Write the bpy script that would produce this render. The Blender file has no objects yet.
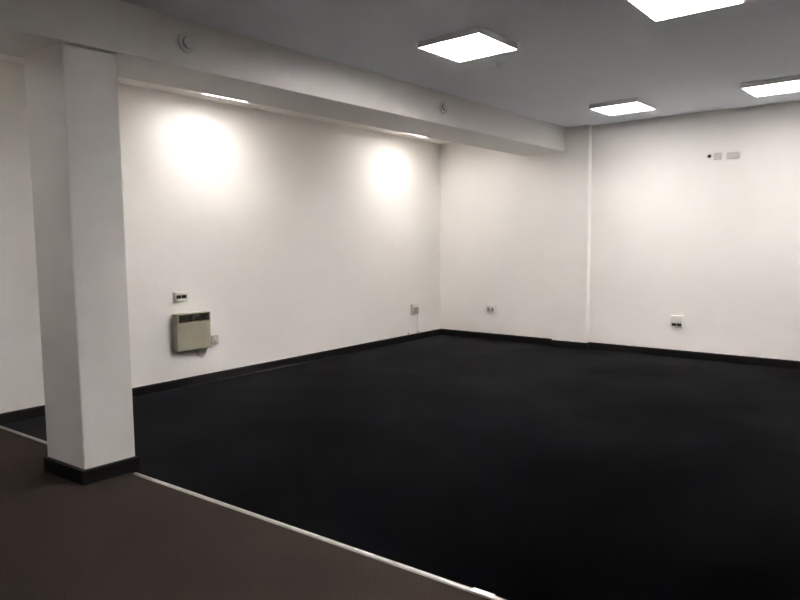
import bpy, bmesh, math
from mathutils import Vector, Matrix

S = bpy.context.scene
COL = S.collection

# ------------------------------------------------------------------ camera
CAM_F, YAW, PITCH, ROLL = 656.927, 0.671446, -0.0893155, -0.0105936
CAM_LOC = Vector((6.28268, -9.00168, 1.57096))
fwd = Vector((-math.sin(YAW) * math.cos(PITCH), math.cos(YAW) * math.cos(PITCH), math.sin(PITCH)))
rgt = fwd.cross(Vector((0, 0, 1))).normalized()
upv = rgt.cross(fwd)
r2 = rgt * math.cos(ROLL) + upv * math.sin(ROLL)
u2 = upv * math.cos(ROLL) - rgt * math.sin(ROLL)
cam_data = bpy.data.cameras.new('camera')
cam_data.sensor_fit = 'HORIZONTAL'
cam_data.sensor_width = 36.0
cam_data.lens = CAM_F / 800.0 * 36.0
cam_data.clip_start = 0.02
cam = bpy.data.objects.new('camera', cam_data)
COL.objects.link(cam)
M3 = Matrix((r2, u2, -fwd)).transposed()
cam.matrix_world = Matrix.Translation(CAM_LOC) @ M3.to_4x4()
S.camera = cam

# ------------------------------------------------------------------ world, exposure
W = bpy.data.worlds.new('world')
S.world = W
W.use_nodes = True
W.node_tree.nodes['Background'].inputs['Color'].default_value = (0.5, 0.5, 0.5, 1)
W.node_tree.nodes['Background'].inputs['Strength'].default_value = 0.0
S.view_settings.view_transform = 'Standard'
S.view_settings.look = 'None'
S.view_settings.exposure = 1.6
S.view_settings.gamma = 1.0
S.view_settings.use_curve_mapping = False
PANEL = 38.0          # ceiling panels in the main room
PANEL_FAR = 11.5      # the row by the back wall
PANEL_BAY = 8.0      # panels in the side bay
PANEL_ENTRY = 8.0     # panel over the brown carpet, left of the camera
SPREAD = 126.0        # the prismatic diffusers throw little light sideways
S.cycles.max_bounces = 16
S.cycles.diffuse_bounces = 12
S.cycles.sample_clamp_indirect = 0.0
S.cycles.caustics_reflective = False
S.cycles.caustics_refractive = False

H = 3.15
SK = 0.10            # skirting height


# ------------------------------------------------------------------ materials
def mat(name, color, rough=0.5, spec=0.5, metal=0.0, noise=None, bump=None, sheen=None, emit=None):
    """noise=(scale, amount, detail) varies the colour, bump=(scale, strength, distance) the relief"""
    m = bpy.data.materials.new(name)
    m.use_nodes = True
    nt = m.node_tree
    b = nt.nodes['Principled BSDF']
    b.inputs['Base Color'].default_value = (*color, 1)
    b.inputs['Roughness'].default_value = rough
    b.inputs['Specular IOR Level'].default_value = spec
    b.inputs['Metallic'].default_value = metal
    tc = nt.nodes.new('ShaderNodeTexCoord')
    if noise:
        n = nt.nodes.new('ShaderNodeTexNoise')
        n.inputs['Scale'].default_value = noise[0]
        n.inputs['Detail'].default_value = noise[2] if len(noise) > 2 else 4
        nt.links.new(tc.outputs['Object'], n.inputs['Vector'])
        r = nt.nodes.new('ShaderNodeValToRGB')
        a = noise[1]
        r.color_ramp.elements[0].position = 0.3
        r.color_ramp.elements[1].position = 0.7
        r.color_ramp.elements[0].color = (*[c * (1 - a) for c in color], 1)
        r.color_ramp.elements[1].color = (*[min(1, c * (1 + a)) for c in color], 1)
        nt.links.new(n.outputs['Fac'], r.inputs['Fac'])
        nt.links.new(r.outputs['Color'], b.inputs['Base Color'])
    if bump:
        n = nt.nodes.new('ShaderNodeTexNoise')
        n.inputs['Scale'].default_value = bump[0]
        n.inputs['Detail'].default_value = 6
        nt.links.new(tc.outputs['Object'], n.inputs['Vector'])
        bp = nt.nodes.new('ShaderNodeBump')
        bp.inputs['Strength'].default_value = bump[1]
        bp.inputs['Distance'].default_value = bump[2]
        nt.links.new(n.outputs['Fac'], bp.inputs['Height'])
        nt.links.new(bp.outputs['Normal'], b.inputs['Normal'])
    if sheen:
        b.inputs['Sheen Weight'].default_value = sheen[0]
        b.inputs['Sheen Roughness'].default_value = sheen[1]
        b.inputs['Sheen Tint'].default_value = (*sheen[2], 1)
    if emit:
        b.inputs['Emission Color'].default_value = (*emit[0], 1)
        b.inputs['Emission Strength'].default_value = emit[1]
    return m


M_WALL = mat('wall_paint', (0.90, 0.875, 0.845), 0.45, 0.5, bump=(60, 0.08, 0.002), noise=(1.2, 0.012, 3))
M_CEIL = mat('ceiling_paint', (0.88, 0.915, 0.98), 0.7, 0.3, bump=(70, 0.06, 0.002), noise=(1.0, 0.012, 3))
M_BAYC = mat('bay_ceiling_lit', (0.95, 0.925, 0.88), 0.7, 0.3, bump=(70, 0.06, 0.002), noise=(1.0, 0.012, 3))  # ceiling colour lightened and warmed to stand for light bounced off the bay wall
M_BEAM = mat('beam_paint', (0.72, 0.705, 0.68), 0.55, 0.4, bump=(60, 0.08, 0.002), noise=(1.2, 0.012, 3))
M_BLACK = mat('black_carpet', (0.0001, 0.0001, 0.0003), 0.9, 0.0, noise=(3.0, 0.35, 8), bump=(420, 0.5, 0.004),
              sheen=(0.32, 0.23, (0.92, 0.92, 1.0)))
nt_ = M_BLACK.node_tree                                  # the pile lies unevenly: broad soft wear patches in the nap
wn = nt_.nodes.new('ShaderNodeTexNoise'); wn.inputs['Scale'].default_value = 0.9; wn.inputs['Detail'].default_value = 5
tcw = nt_.nodes.new('ShaderNodeTexCoord'); nt_.links.new(tcw.outputs['Object'], wn.inputs['Vector'])
mr = nt_.nodes.new('ShaderNodeMapRange')
mr.inputs['From Min'].default_value = 0.3; mr.inputs['From Max'].default_value = 0.7
mr.inputs['To Min'].default_value = 0.17; mr.inputs['To Max'].default_value = 0.30
nt_.links.new(wn.outputs['Fac'], mr.inputs['Value'])
nt_.links.new(mr.outputs['Result'], nt_.nodes['Principled BSDF'].inputs['Sheen Weight'])
M_BROWN = mat('brown_carpet', (0.030, 0.021, 0.018), 0.95, 0.1, noise=(95, 0.45, 8), bump=(380, 0.6, 0.004),
              sheen=(0.02, 0.5, (1.0, 0.9, 0.8)))
M_SKIRT = mat('dark_skirting_gloss', (0.010, 0.0095, 0.0100), 0.5, 0.25, noise=(20, 0.15), bump=(30, 0.05, 0.002))
M_FOOT = mat('dark_foot_line', (0.02, 0.02, 0.024), 0.3, 0.5, noise=(30, 0.2))
M_LENS = mat('white_sensor_lens', (0.95, 0.95, 0.94), 0.3, 0.6, noise=(8, 0.01))
M_PLASTIC = mat('white_plastic', (0.78, 0.76, 0.72), 0.35, 0.5, noise=(8, 0.02))
M_GREYPL = mat('grey_plastic', (0.36, 0.34, 0.31), 0.4, 0.5, noise=(8, 0.04))
M_FAINT = mat('painted_over_plastic', (0.66, 0.64, 0.61), 0.5, 0.4, noise=(8, 0.03))
M_DARK = mat('dark_opening', (0.035, 0.030, 0.024), 0.6, 0.3, noise=(40, 0.2))
M_HEATER = mat('cream_heater_enamel', (0.345, 0.325, 0.255), 0.4, 0.5, noise=(6, 0.02), bump=(200, 0.03, 0.001))
M_GRILLE = mat('heater_grille', (0.20, 0.185, 0.145), 0.5, 0.4, noise=(20, 0.1))
M_SPUR = mat('spur_plastic', (0.56, 0.53, 0.49), 0.45, 0.4, noise=(8, 0.03))
M_CREAM = mat('cream_flex', (0.62, 0.59, 0.50), 0.45, 0.5, noise=(30, 0.03))
M_ALU = mat('brushed_aluminium', (0.52, 0.495, 0.47), 0.45, 0.5, 0.85, noise=(9, 0.12, 6), bump=(50, 0.15, 0.001))
M_ALUB = mat('pale_aluminium', (0.80, 0.78, 0.75), 0.5, 0.5, 0.3, noise=(14, 0.04, 4))
M_FRAME = mat('light_frame', (0.84, 0.84, 0.86), 0.5, 0.5, noise=(10, 0.02))
M_GREYDET = mat('grey_detector_shell', (0.64, 0.627, 0.615), 0.45, 0.5, noise=(12, 0.03))
M_DETGAP = mat('detector_gap', (0.03, 0.029, 0.028), 0.6, 0.3, noise=(12, 0.1))  # near-black colour paints the shade in the gap under the cover
LIT = (1.0, 0.955, 0.90)
M_LIT = mat('lit_diffuser', (0.9, 0.9, 0.9), 0.5, 0.3, noise=(5, 0.01), emit=(LIT, 2.4))
M_LIT.node_tree.nodes['Principled BSDF'].inputs['Alpha'].default_value = 0.5   # translucent prismatic sheet


# ------------------------------------------------------------------ mesh helpers
def box(bm, x0, x1, y0, y1, z0, z1, bev=0.0, seg=2):
    r = bmesh.ops.create_cube(bm, size=1.0)
    vs = r['verts']
    for v in vs:
        v.co = Vector((x0 + (v.co.x + .5) * (x1 - x0), y0 + (v.co.y + .5) * (y1 - y0), z0 + (v.co.z + .5) * (z1 - z0)))
    if bev > 0:
        es = list({e for v in vs for e in v.link_edges})
        bmesh.ops.bevel(bm, geom=es, offset=bev, segments=seg, profile=0.5, affect='EDGES')


def prism(bm, pts, z0, z1):
    lo = [bm.verts.new((x, y, z0)) for x, y in pts]
    hi = [bm.verts.new((x, y, z1)) for x, y in pts]
    n = len(pts)
    bm.faces.new(lo[::-1]); bm.faces.new(hi)
    for i in range(n):
        bm.faces.new((lo[i], lo[(i + 1) % n], hi[(i + 1) % n], hi[i]))


def lathe(bm, prof, n=48):
    """profile of (radius, height) revolved about local Z, closed where radius is 0"""
    rings = []
    for r, z in prof:
        if r < 1e-6:
            rings.append([bm.verts.new((0, 0, z))])
        else:
            rings.append([bm.verts.new((r * math.cos(2 * math.pi * i / n), r * math.sin(2 * math.pi * i / n), z)) for i in range(n)])
    for a, b in zip(rings, rings[1:]):
        for i in range(n):
            j = (i + 1) % n
            if len(a) == 1:
                bm.faces.new((a[0], b[i], b[j]))
            elif len(b) == 1:
                bm.faces.new((a[i], a[j], b[0]))
            else:
                bm.faces.new((a[i], a[j], b[j], b[i]))


def tube(bm, pts, rad, n=12):
    """round tube through the points"""
    P = [Vector(p) for p in pts]
    rings = []
    for i, p in enumerate(P):
        t = (P[min(i + 1, len(P) - 1)] - P[max(i - 1, 0)]).normalized()
        a = t.cross(Vector((0.31, 0.2, 0.93)))
        a.normalize()
        b = t.cross(a)
        rings.append([bm.verts.new(p + rad * (a * math.cos(2 * math.pi * k / n) + b * math.sin(2 * math.pi * k / n))) for k in range(n)])
    for r, s in zip(rings, rings[1:]):
        for k in range(n):
            bm.faces.new((r[k], r[(k + 1) % n], s[(k + 1) % n], s[k]))
    bm.faces.new(rings[0][::-1]); bm.faces.new(rings[-1])


def obj(name, bm, m, parent=None, smooth=False, matrix=None):
    bmesh.ops.recalc_face_normals(bm, faces=bm.faces)
    if matrix is not None:
        bm.transform(matrix)
    me = bpy.data.meshes.new(name)
    bm.to_mesh(me); bm.free()
    me.materials.append(m)
    if smooth:
        for p in me.polygons:
            p.use_smooth = True
        try:
            me.set_sharp_from_angle(angle=math.radians(35))
        except Exception:
            pass
    o = bpy.data.objects.new(name, me)
    COL.objects.link(o)
    if parent is not None:
        o.parent = parent
    return o


def struct(name, bm, m, parent=None):
    o = obj(name, bm, m, parent)
    if parent is None:
        o['kind'] = 'structure'
    return o


def thing(name, label, cat, loc=(0, 0, 0), rz=0.0, group=None):
    o = bpy.data.objects.new(name, None)
    o.empty_display_size = 0.1
    COL.objects.link(o)
    o.location = loc
    o.rotation_euler = (0, 0, rz)
    o['label'] = label
    o['category'] = cat
    if group:
        o['group'] = group
    return o


def dup(root, loc, rz, label):
    c = root.copy()
    COL.objects.link(c)
    c.location = loc
    c.rotation_euler = (0, 0, rz)
    c['label'] = label
    for ch in root.children:
        d = ch.copy()
        COL.objects.link(d)
        d.parent = c
        for g in ch.children:
            e = g.copy()
            COL.objects.link(e)
            e.parent = d
    return c


def NB():
    return bmesh.new()


# ------------------------------------------------------------------ setting
XR, YF, T = 9.2, -13.5, 0.2
sy = lambda x: -6.795 + 0.0425 * x          # line of the metal strip where the two carpets meet

b = NB(); prism(b, [(0, sy(0)), (XR, sy(XR)), (XR, 0), (0, 0)], -0.15, 0.0); struct('floor', b, M_BLACK)
b = NB(); prism(b, [(0, YF), (XR, YF), (XR, sy(XR)), (0, sy(0))], -0.15, 0.0); struct('floor_entrance', b, M_BROWN)
b = NB(); box(b, 1.8, XR + T, YF - T, T, H, H + 0.2); struct('ceiling', b, M_CEIL)
b = NB(); box(b, -T, 1.8, YF - T, T, H, H + 0.2); struct('ceiling_bay', b, M_BAYC)
b = NB(); box(b, -T, 0, YF - T, T, -0.15, H); struct('wall_left', b, M_WALL)
b = NB(); box(b, 0, XR, 0, T, -0.15, H); struct('wall_back', b, M_WALL)
b = NB(); box(b, XR, XR + T, YF - T, T, -0.15, H); struct('wall_right', b, M_WALL)
b = NB(); box(b, 0, XR, YF - T, YF, -0.15, H); struct('wall_front', b, M_WALL)

# engaged pier on the back wall
PX0, PX1, PY = 2.062, 2.588, -0.10
b = NB(); box(b, PX0, PX1, PY, 0, 0, H); struct('pilaster_column', b, M_WALL)

# downstand beam between the side bay and the main room
BZ = 2.815
b = NB()
prism(b, [(1.555, 0), (1.486, YF), (1.976, YF), (2.245, -0.10), (2.245, 0)], BZ, H)
struct('ceiling_beam', b, M_BEAM)

# free-standing column under the beam
CX0, CX1 = 1.550, 2.040
CQ = [(1.563, -7.036), (2.045, -7.012), (2.056, -6.662), (1.570, -6.705)]     # plan of the shaft
CS = [(1.543, -7.057), (2.063, -7.034), (2.076, -6.643), (1.551, -6.686)]     # plan of its skirting
b = NB(); prism(b, CQ, 0, BZ)
bmesh.ops.bevel(b, geom=[e for e in b.edges if abs(e.verts[0].co.z - e.verts[1].co.z) > 1], offset=0.004, segments=2, affect='EDGES')
struct('column', b, M_BEAM)

# skirting boards: upright board with a chamfered top edge
ST = 0.016


def skirt_run(bm, p0, p1, nrm, h=SK, t=ST, z=0.0):
    """board from p0 to p1 against a face whose outward normal is nrm"""
    p0, p1, n = Vector((*p0, 0)), Vector((*p1, 0)), Vector((*nrm, 0))
    prof = [(0, z), (t, z), (t, h - 0.012), (t - 0.004, h - 0.004), (t - 0.010, h), (0, h)]
    A = [bm.verts.new(p0 + n * d + Vector((0, 0, q))) for d, q in prof]
    B = [bm.verts.new(p1 + n * d + Vector((0, 0, q))) for d, q in prof]
    k = len(prof)
    bm.faces.new(A); bm.faces.new(B[::-1])
    for i in range(k):
        bm.faces.new((A[i], B[i], B[(i + 1) % k], A[(i + 1) % k]))


b = NB(); skirt_run(b, (0, YF), (0, 0), (1, 0)); base_left = struct('baseboard_left', b, M_SKIRT)
b = NB()
tube(b, [(ST + 0.004, -5.75 + i * 0.1, 0.003 + 0.001 * math.sin(i * 1.7)) for i in range(34)], 0.0035, 8)  # thin dark glossy tube along the foot of the left skirting
struct('foot_line', b, M_FOOT, base_left)
b = NB()
skirt_run(b, (ST, 0), (PX0 - ST, 0), (0, -1))
skirt_run(b, (PX1 + ST, 0), (XR, 0), (0, -1))
skirt_run(b, (PX0 - ST, PY), (PX1 + ST, PY), (0, -1))
skirt_run(b, (PX0, PY), (PX0, 0), (-1, 0))
skirt_run(b, (PX1, PY), (PX1, 0), (1, 0))
struct('baseboard_back', b, M_SKIRT)
b = NB(); skirt_run(b, (XR, YF), (XR, -ST), (-1, 0)); struct('baseboard_right', b, M_SKIRT)
b = NB(); skirt_run(b, (ST, YF), (XR - ST, YF), (0, 1)); struct('baseboard_front', b, M_SKIRT)
b = NB()
CT = 0.02
prism(b, CS, 0, SK - 0.006)
hi = [[b.verts.new((sx + (qx - sx) * f, sy_ + (qy - sy_) * f, z)) for (sx, sy_), (qx, qy) in zip(CS, CQ)] for f, z in ((0, SK - 0.006), (0.35, SK - 0.001), (1.0, SK))]
for a, c in zip(hi, hi[1:]):
    for k in range(4):
        b.faces.new((a[k], a[(k + 1) % 4], c[(k + 1) % 4], c[k]))
b.faces.new(hi[-1])
struct('baseboard_column', b, M_SKIRT)


# ------------------------------------------------------------------ ceiling light panels
def make_panel(label, loc, rz, power, group, spread=SPREAD, w=0.575):
    t = thing('panel_light', label, 'ceiling light', loc, rz, group)
    h, d, e = w / 2, 0.05, 0.008
    b = NB()                                             # tray: four sides and a back plate
    box(b, -h, h, -h, -h + e, -d, 0)
    box(b, -h, h, h - e, h, -d, 0)
    box(b, -h, -h + e, -h + e, h - e, -d, 0)
    box(b, h - e, h, -h + e, h - e, -d, 0)
    box(b, -h + e, h - e, -h + e, h - e, -0.012, 0)
    obj('frame', b, M_FRAME, t)
    b = NB(); box(b, -h + e, h - e, -h + e, h - e, -d + 0.001, -d + 0.006, 0.0015, 1)
    obj('diffuser', b, M_LIT, t)
    ld = bpy.data.lights.new('panel_lamp', 'AREA')
    ld.shape = 'SQUARE'
    ld.size = w - 2 * e
    ld.energy = power
    ld.color = LIT
    ld.spread = math.radians(spread)
    lo = bpy.data.objects.new('panel_lamp', ld)
    COL.objects.link(lo)
    lo.parent = t
    lo.location = (0, 0, -d + 0.008)
    return t


G = 'lit square ceiling panels'
p0 = make_panel('bright square ceiling light panel nearest the beam, with the small sensor beside it', (3.355, -4.405, H), -0.02, PANEL, G)
dup(p0, (5.005, -4.39, H), -0.01, 'large bright ceiling light panel cut off by the top edge of the picture')
f0 = make_panel('small far ceiling light panel near the back wall beside the pier', (3.425, -1.125, H), -0.045, PANEL_FAR, G)
make_panel('bright ceiling light panel cut off by the right edge, above the wall plates', (5.04, -1.10, H), -0.045, PANEL_FAR * 0.75, G)
q0 = make_panel('ceiling light panel seen as a thin bright sliver behind the beam, above the heater', (0.690, -4.56, H), 0.0, PANEL_BAY, G, 160.0)
dup(q0, (0.722, -1.27, H), 0.03, 'ceiling light panel mostly hidden behind the beam near the far corner')
make_panel('ceiling light panel out of the picture at right', (6.66, -4.38, H), -0.01, PANEL * 0.7, G)
make_panel('unseen ceiling light panel added above the brown carpet near the viewer', (5.02, -7.67, H), -0.01, PANEL * 0.25, G)  # this and the next: unseen near row, added to brighten the foreground
make_panel('unseen ceiling light panel added above the brown carpet at right of the viewer', (6.66, -7.67, H), -0.01, PANEL * 0.25, G)
make_panel('far ceiling light panel out of the picture at right', (6.68, -1.08, H), -0.03, PANEL_FAR * 0.5, G)
make_panel('ceiling light panel left of the column over the brown carpet', (0.80, -8.9, H), 0.0, PANEL_ENTRY, G, 180.0)


# ------------------------------------------------------------------ metal carpet strips
def strip(x0, x1, label, w=0.036):
    ang = math.atan(0.0425)
    t = thing('carpet_threshold_strip', label, 'threshold strip', ((x0 + x1) / 2, sy((x0 + x1) / 2), 0.0), ang, 'metal carpet strips')
    L = (x1 - x0) / 2 / math.cos(ang) - 0.0008
    prof = [(-w / 2, 0.0), (-w / 2 + 0.003, 0.003), (-w / 4, 0.0055), (0, 0.0065), (w / 4, 0.0055), (w / 2 - 0.003, 0.003), (w / 2, 0.0)]
    b = NB()
    A = [b.verts.new((-L, y, z)) for y, z in prof]
    B = [b.verts.new((L, y, z)) for y, z in prof]
    k = len(prof)
    b.faces.new(A); b.faces.new(B[::-1])
    for i in range(k):
        b.faces.new((A[i], B[i], B[(i + 1) % k], A[(i + 1) % k]))
    obj('profile_bar', b, M_ALU, t, True)
    n = max(2, int(L * 2 / 0.3))
    for i in range(n):                                   # screw heads along the bar
        x = -L + 0.08 + (2 * L - 0.16) * i / (n - 1)
        b = NB(); lathe(b, [(0, 0.0078), (0.003, 0.0075), (0.0042, 0.0062), (0.0042, 0.005)], 12)
        obj('screw', b, M_ALU, t, True, Matrix.Translation((x, 0, 0)))
    return t


strip(0.018, 1.541, 'short metal carpet strip between the left wall and the column')
strip(2.112, 3.651, 'metal carpet strip starting at the foot of the column')
s3 = strip(3.651, 6.2, 'metal carpet strip reaching the bottom edge of the picture')
b = NB(); box(b, -0.055, 0.055, -0.0175, 0.0175, 0.006, 0.0085, 0.001, 1)  # short raised piece, paler than the bar under it
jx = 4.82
o = obj('pale_piece', b, M_ALUB, s3, False, Matrix.Translation(((jx - (3.651 + 6.2) / 2) / math.cos(math.atan(0.0425)), 0, 0)))
o['label'] = 'short pale piece on the strip'

# ------------------------------------------------------------------ panel heater on the left wall
HY0, HY1, HZ0, HZ1, HD = -5.055, -4.628, 0.412, 0.818, 0.118
ht = thing('wall_heater', 'cream metal panel heater with dark top grille mounted on the left wall', 'heater', (0, (HY0 + HY1) / 2, HZ0))
hw, hh = (HY1 - HY0) / 2, HZ1 - HZ0
# casing: front shell with an open grille slot (built as a rim round the slot)
gz0, gz1, gy0, gy1 = hh - 0.096, hh - 0.014, -hw + 0.030, hw - 0.020
b = NB()
box(b, 0.028, HD, -hw, hw, 0.0, gz0, 0.012, 4)
box(b, 0.028, HD, -hw, gy0, gz0 - 0.02, hh, 0.006, 3)
box(b, 0.028, HD, gy1, hw, gz0 - 0.02, hh, 0.006, 3)
box(b, 0.028, HD, -hw, hw, gz1, hh, 0.006, 3)
obj('casing', b, M_HEATER, ht, True)
b = NB(); box(b, 0.028, 0.07, gy0 - 0.004, gy1 + 0.004, gz0 - 0.004, gz1 + 0.004)
obj('grille_recess', b, M_DARK, ht)
b = NB()
for i in range(5):
    z = gz0 + 0.008 + i * (gz1 - gz0 - 0.016) / 4
    box(b, 0.075, HD - 0.008, gy0 - 0.003, gy1 + 0.003, z - 0.0018, z + 0.0018)
for i in range(3):
    y = gy0 + (i + 1) * (gy1 - gy0) / 4
    box(b, 0.08, HD - 0.010, y - 0.0025, y + 0.0025, gz0 - 0.003, gz1 + 0.003)
obj('grille', b, M_GRILLE, ht)['label'] = 'dark slatted outlet grille'
b = NB()
box(b, 0.0, 0.030, -hw + 0.02, hw + 0.015, 0.015, hh - 0.02, 0.004, 2)
obj('back_panel', b, M_HEATER, ht, True)
b = NB()
pts = []
for i in range(25):
    a = i / 24
    y = 0.075 + 0.16 * a
    z = -0.125 * math.sin(math.pi * a) ** 0.8 + 0.02 * a
    pts.append((0.03 - 0.012 * a, y, z + 0.004))
tube(b, pts, 0.0065, 12)
obj('supply_flex', b, M_CREAM, ht, True)['label'] = 'loop of cream cable'

sp = thing('fused_spur', 'small white switch box on the wall at right of the heater', 'wall socket', (0, -4.525, 0.482))
b = NB(); box(b, 0.0, 0.030, -0.043, 0.043, -0.050, 0.050, 0.004, 2); obj('back_box', b, M_SPUR, sp, True)
b = NB(); box(b, 0.030, 0.038, -0.044, 0.044, -0.051, 0.051, 0.003, 2); obj('face_plate', b, M_SPUR, sp, True)
b = NB(); box(b, 0.037, 0.043, -0.012, 0.012, -0.004, 0.028, 0.002, 1); obj('switch', b, M_PLASTIC, sp, True)
b = NB(); box(b, 0.037, 0.041, -0.014, 0.014, -0.034, -0.014, 0.0015, 1); obj('fuse_holder', b, M_GREYPL, sp, True)


# ------------------------------------------------------------------ sockets.  Local frame: X along the wall, -Y out of it, Z up
def data_outlet(label, loc, rz, w, h, d, ports, pz, ph):
    t = thing('data_outlet', label, 'wall socket', loc, rz, 'surface data outlets with two dark ports')
    b = NB(); box(b, -w / 2, w / 2, -d, 0, -h / 2, h / 2, 0.004, 2); obj('back_box', b, M_PLASTIC, t, True)
    # face plate with two port openings: rails above, below and between
    pw = w * 0.40
    x = [-w / 2, -pw - w * 0.015, -w * 0.015, w * 0.015, pw + w * 0.015, w / 2]
    f0, f1 = -d - 0.014, -d + 0.002
    b = NB()
    box(b, -w / 2, w / 2, f0, f1, pz + ph / 2, h / 2, 0.003, 2)
    box(b, -w / 2, w / 2, f0, f1, -h / 2, pz - ph / 2, 0.003, 2)
    for i in (0, 2, 4):
        box(b, x[i], x[i + 1], f0, f1, pz - ph / 2 - 0.003, pz + ph / 2 + 0.003)
    obj('face_plate', b, M_PLASTIC, t, True)
    for s in (1, 3):
        b = NB()
        box(b, x[s] - 0.001, x[s + 1] + 0.001, -d - 0.0045, -d - 0.0005, pz - ph / 2 - 0.001, pz + ph / 2 + 0.001)
        obj('port', b, M_DARK, t)['label'] = 'dark port opening'
    return t


data_outlet('white box with two dark ports on the left wall just above the heater', (0, -4.940, 1.000), math.radians(90), 0.150, 0.100, 0.035, 2, -0.002, 0.036)
data_outlet('white box with a dark slot low on the back wall at right of the pier', (3.798, 0, 0.486), 0.0, 0.152, 0.142, 0.04, 2, -0.046, 0.036)


def twin_socket(label, loc, rz, w=0.150, h=0.120, d=0.032):
    t = thing('twin_socket', label, 'wall socket', loc, rz)
    b = NB(); box(b, -w / 2, w / 2, -d, 0, -h / 2, h / 2, 0.004, 2); obj('back_box', b, M_PLASTIC, t, True)
    b = NB(); box(b, -w / 2 - .001, w / 2 + .001, -d - 0.009, -d, -h / 2 - .001, h / 2 + .001, 0.004, 2); obj('face_plate', b, M_PLASTIC, t, True)
    for s in (-1, 1):
        b = NB()
        box(b, s * w * .23 - 0.026, s * w * .23 + 0.026, -d - 0.0115, -d - 0.008, -h * .36, h * .16, 0.001, 1)
        m = obj('outlet', b, M_GREYPL, t)
        b = NB()
        for ax, az, aw, ah in ((0, .008, .008, .014), (-.011, -.012, .012, .007), (.011, -.012, .012, .007)):
            cx, cz = s * w * .23 + ax, -h * .1 + az
            box(b, cx - aw / 2, cx + aw / 2, -d - 0.0122, -d - 0.011, cz - ah / 2, cz + ah / 2)
        obj('pin_hole', b, M_DARK, m)
        b = NB()
        box(b, s * w * .1 - 0.006, s * w * .1 + 0.006, -d - 0.013, -d - 0.008, h * .22, h * .38, 0.0015, 1)
        obj('switch', b, M_PLASTIC, t, True)
    return t


twin_socket('white twin socket on the back wall between the corner and the pier', (0.983, 0, 0.494), 0.0)

cs = thing('trunking_socket', 'grey faced socket on the left wall near the far corner', 'wall socket', (0, -0.752, 0.492), math.radians(90))
b = NB(); box(b, -0.080, 0.080, -0.034, 0, -0.082, 0.082, 0.004, 2); obj('back_box', b, M_FAINT, cs, True)
b = NB(); box(b, -0.081, 0.081, -0.044, -0.034, -0.083, 0.083, 0.004, 2); obj('face_plate', b, M_PLASTIC, cs, True)
b = NB(); box(b, -0.062, 0.070, -0.048, -0.042, -0.070, 0.034, 0.002, 1); obj('outlet', b, M_GREYPL, cs)['label'] = 'grey outlet face'
for k, (yy, top) in enumerate(((-0.893, 0.56), (-0.640, 0.56))):
    t = thing('cable_trunking', ('slim vertical cable cover at left of the corner socket', 'slim vertical cable cover at right of the corner socket')[k],
              'cable trunking', (0, yy, SK), math.radians(90), 'cable covers beside the corner socket')
    b = NB(); box(b, -0.014, 0.014, -0.012, 0, 0, top - SK, 0.002, 1); obj('cover', b, M_WALL, t)
    b = NB(); box(b, -0.017, 0.017, -0.022, 0, 0.0, 0.03, 0.002, 1); obj('end_cap', b, M_FAINT, t)

# wall plates high on the back wall
cb = thing('cable_stub', 'small dark cable stub high on the back wall left of two faint plates', 'cable', (4.125, 0, 2.594))
b = NB(); lathe(b, [(0, 0.020), (0.012, 0.019), (0.017, 0.014), (0.019, 0.004), (0.019, 0.0)], 20)
obj('stub_end', b, M_DARK, cb, True, Matrix.Rotation(math.radians(90), 4, 'X'))
b = NB(); lathe(b, [(0.019, 0.003), (0.024, 0.002), (0.025, 0.0)], 20)
obj('grommet', b, M_GREYPL, cb, True, Matrix.Rotation(math.radians(90), 4, 'X'))


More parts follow.
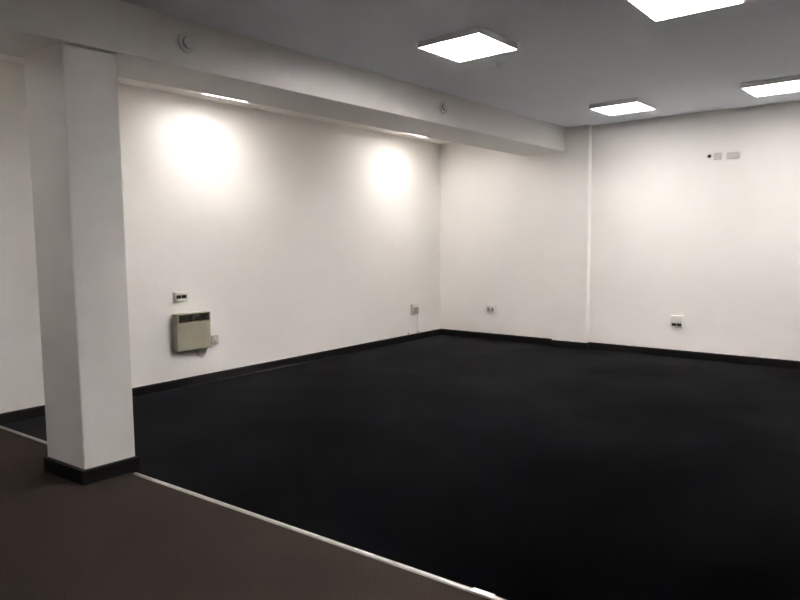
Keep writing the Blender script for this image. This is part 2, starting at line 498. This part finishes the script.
def blank_plate(label, loc, w, h, n):
    t = thing('wall_plate', label, 'wall plate', loc, 0, 'plates high on the back wall')
    b = NB(); box(b, -w / 2, w / 2, -0.012, 0, -h / 2, h / 2, 0.003, 2); obj('plate', b, M_FAINT, t, True)
    for i in range(n):
        cx = 0 if n == 1 else (-w / 4 if i == 0 else w / 4)
        b = NB(); box(b, cx - 0.028, cx + 0.028, -0.0145, -0.011, -h * .3, h * .2, 0.001, 1)
        obj('insert', b, M_GREYDET, t)
    for s in (-1, 1):
        b = NB(); lathe(b, [(0, 0.002), (0.003, 0.0015), (0.004, 0.0)], 10)
        obj('screw', b, M_GREYPL, t, True, Matrix.Translation((s * w * .42, -0.012, 0)) @ Matrix.Rotation(math.radians(90), 4, 'X'))
    return t


blank_plate('small square plate high on the back wall', (4.224, 0, 2.584), 0.086, 0.086, 1)
blank_plate('wide double plate high on the back wall', (4.398, 0, 2.580), 0.146, 0.084, 2)


# ------------------------------------------------------------------ round detectors on the beam, sensor on the ceiling
def bx(y):                                              # front face of the beam at this y
    return 2.245 + (2.245 - 2.03) / (10.7) * (y + 0.10)


rot_beam = math.radians(90) - math.atan(0.215 / 10.7)


def make_detector(label, y, z):
    t = thing('smoke_detector', label, 'smoke detector', (bx(y), y, z), rot_beam - math.radians(90), 'round detectors on the beam')
    R = Matrix.Rotation(math.radians(90), 4, 'Y')
    b = NB(); lathe(b, [(0, 0), (0.071, 0), (0.071, 0.008), (0.067, 0.013), (0.052, 0.014), (0, 0.016)]); obj('base_ring', b, M_GREYDET, t, True, R)
    b = NB(); lathe(b, [(0.045, 0.013), (0.045, 0.026), (0, 0.030)]); obj('gap_shade', b, M_DETGAP, t, True, R)
    b = NB(); lathe(b, [(0, 0.024), (0.048, 0.024), (0.049, 0.034), (0.046, 0.041), (0.036, 0.045), (0, 0.047)]); obj('cover', b, M_GREYDET, t, True, R)
    return t


d0 = make_detector('round grey detector on the beam nearest the column', -6.165, 2.988)
dup(d0, (bx(-3.06), -3.06, 2.998), rot_beam - math.radians(90), 'round grey detector on the beam nearest the back wall')

sn = thing('motion_sensor', 'tiny white sensor on the ceiling beside the nearest light panel', 'sensor', (3.226, -3.709, H))
b = NB(); lathe(b, [(0.040, 0), (0.040, -0.010), (0.034, -0.016), (0, -0.016)][::-1], 32); obj('base', b, M_LENS, sn, True)
b = NB(); lathe(b, [(0, -0.045), (0.012, -0.043), (0.022, -0.035), (0.026, -0.022), (0.027, -0.015)], 32); obj('lens', b, M_LENS, sn, True)
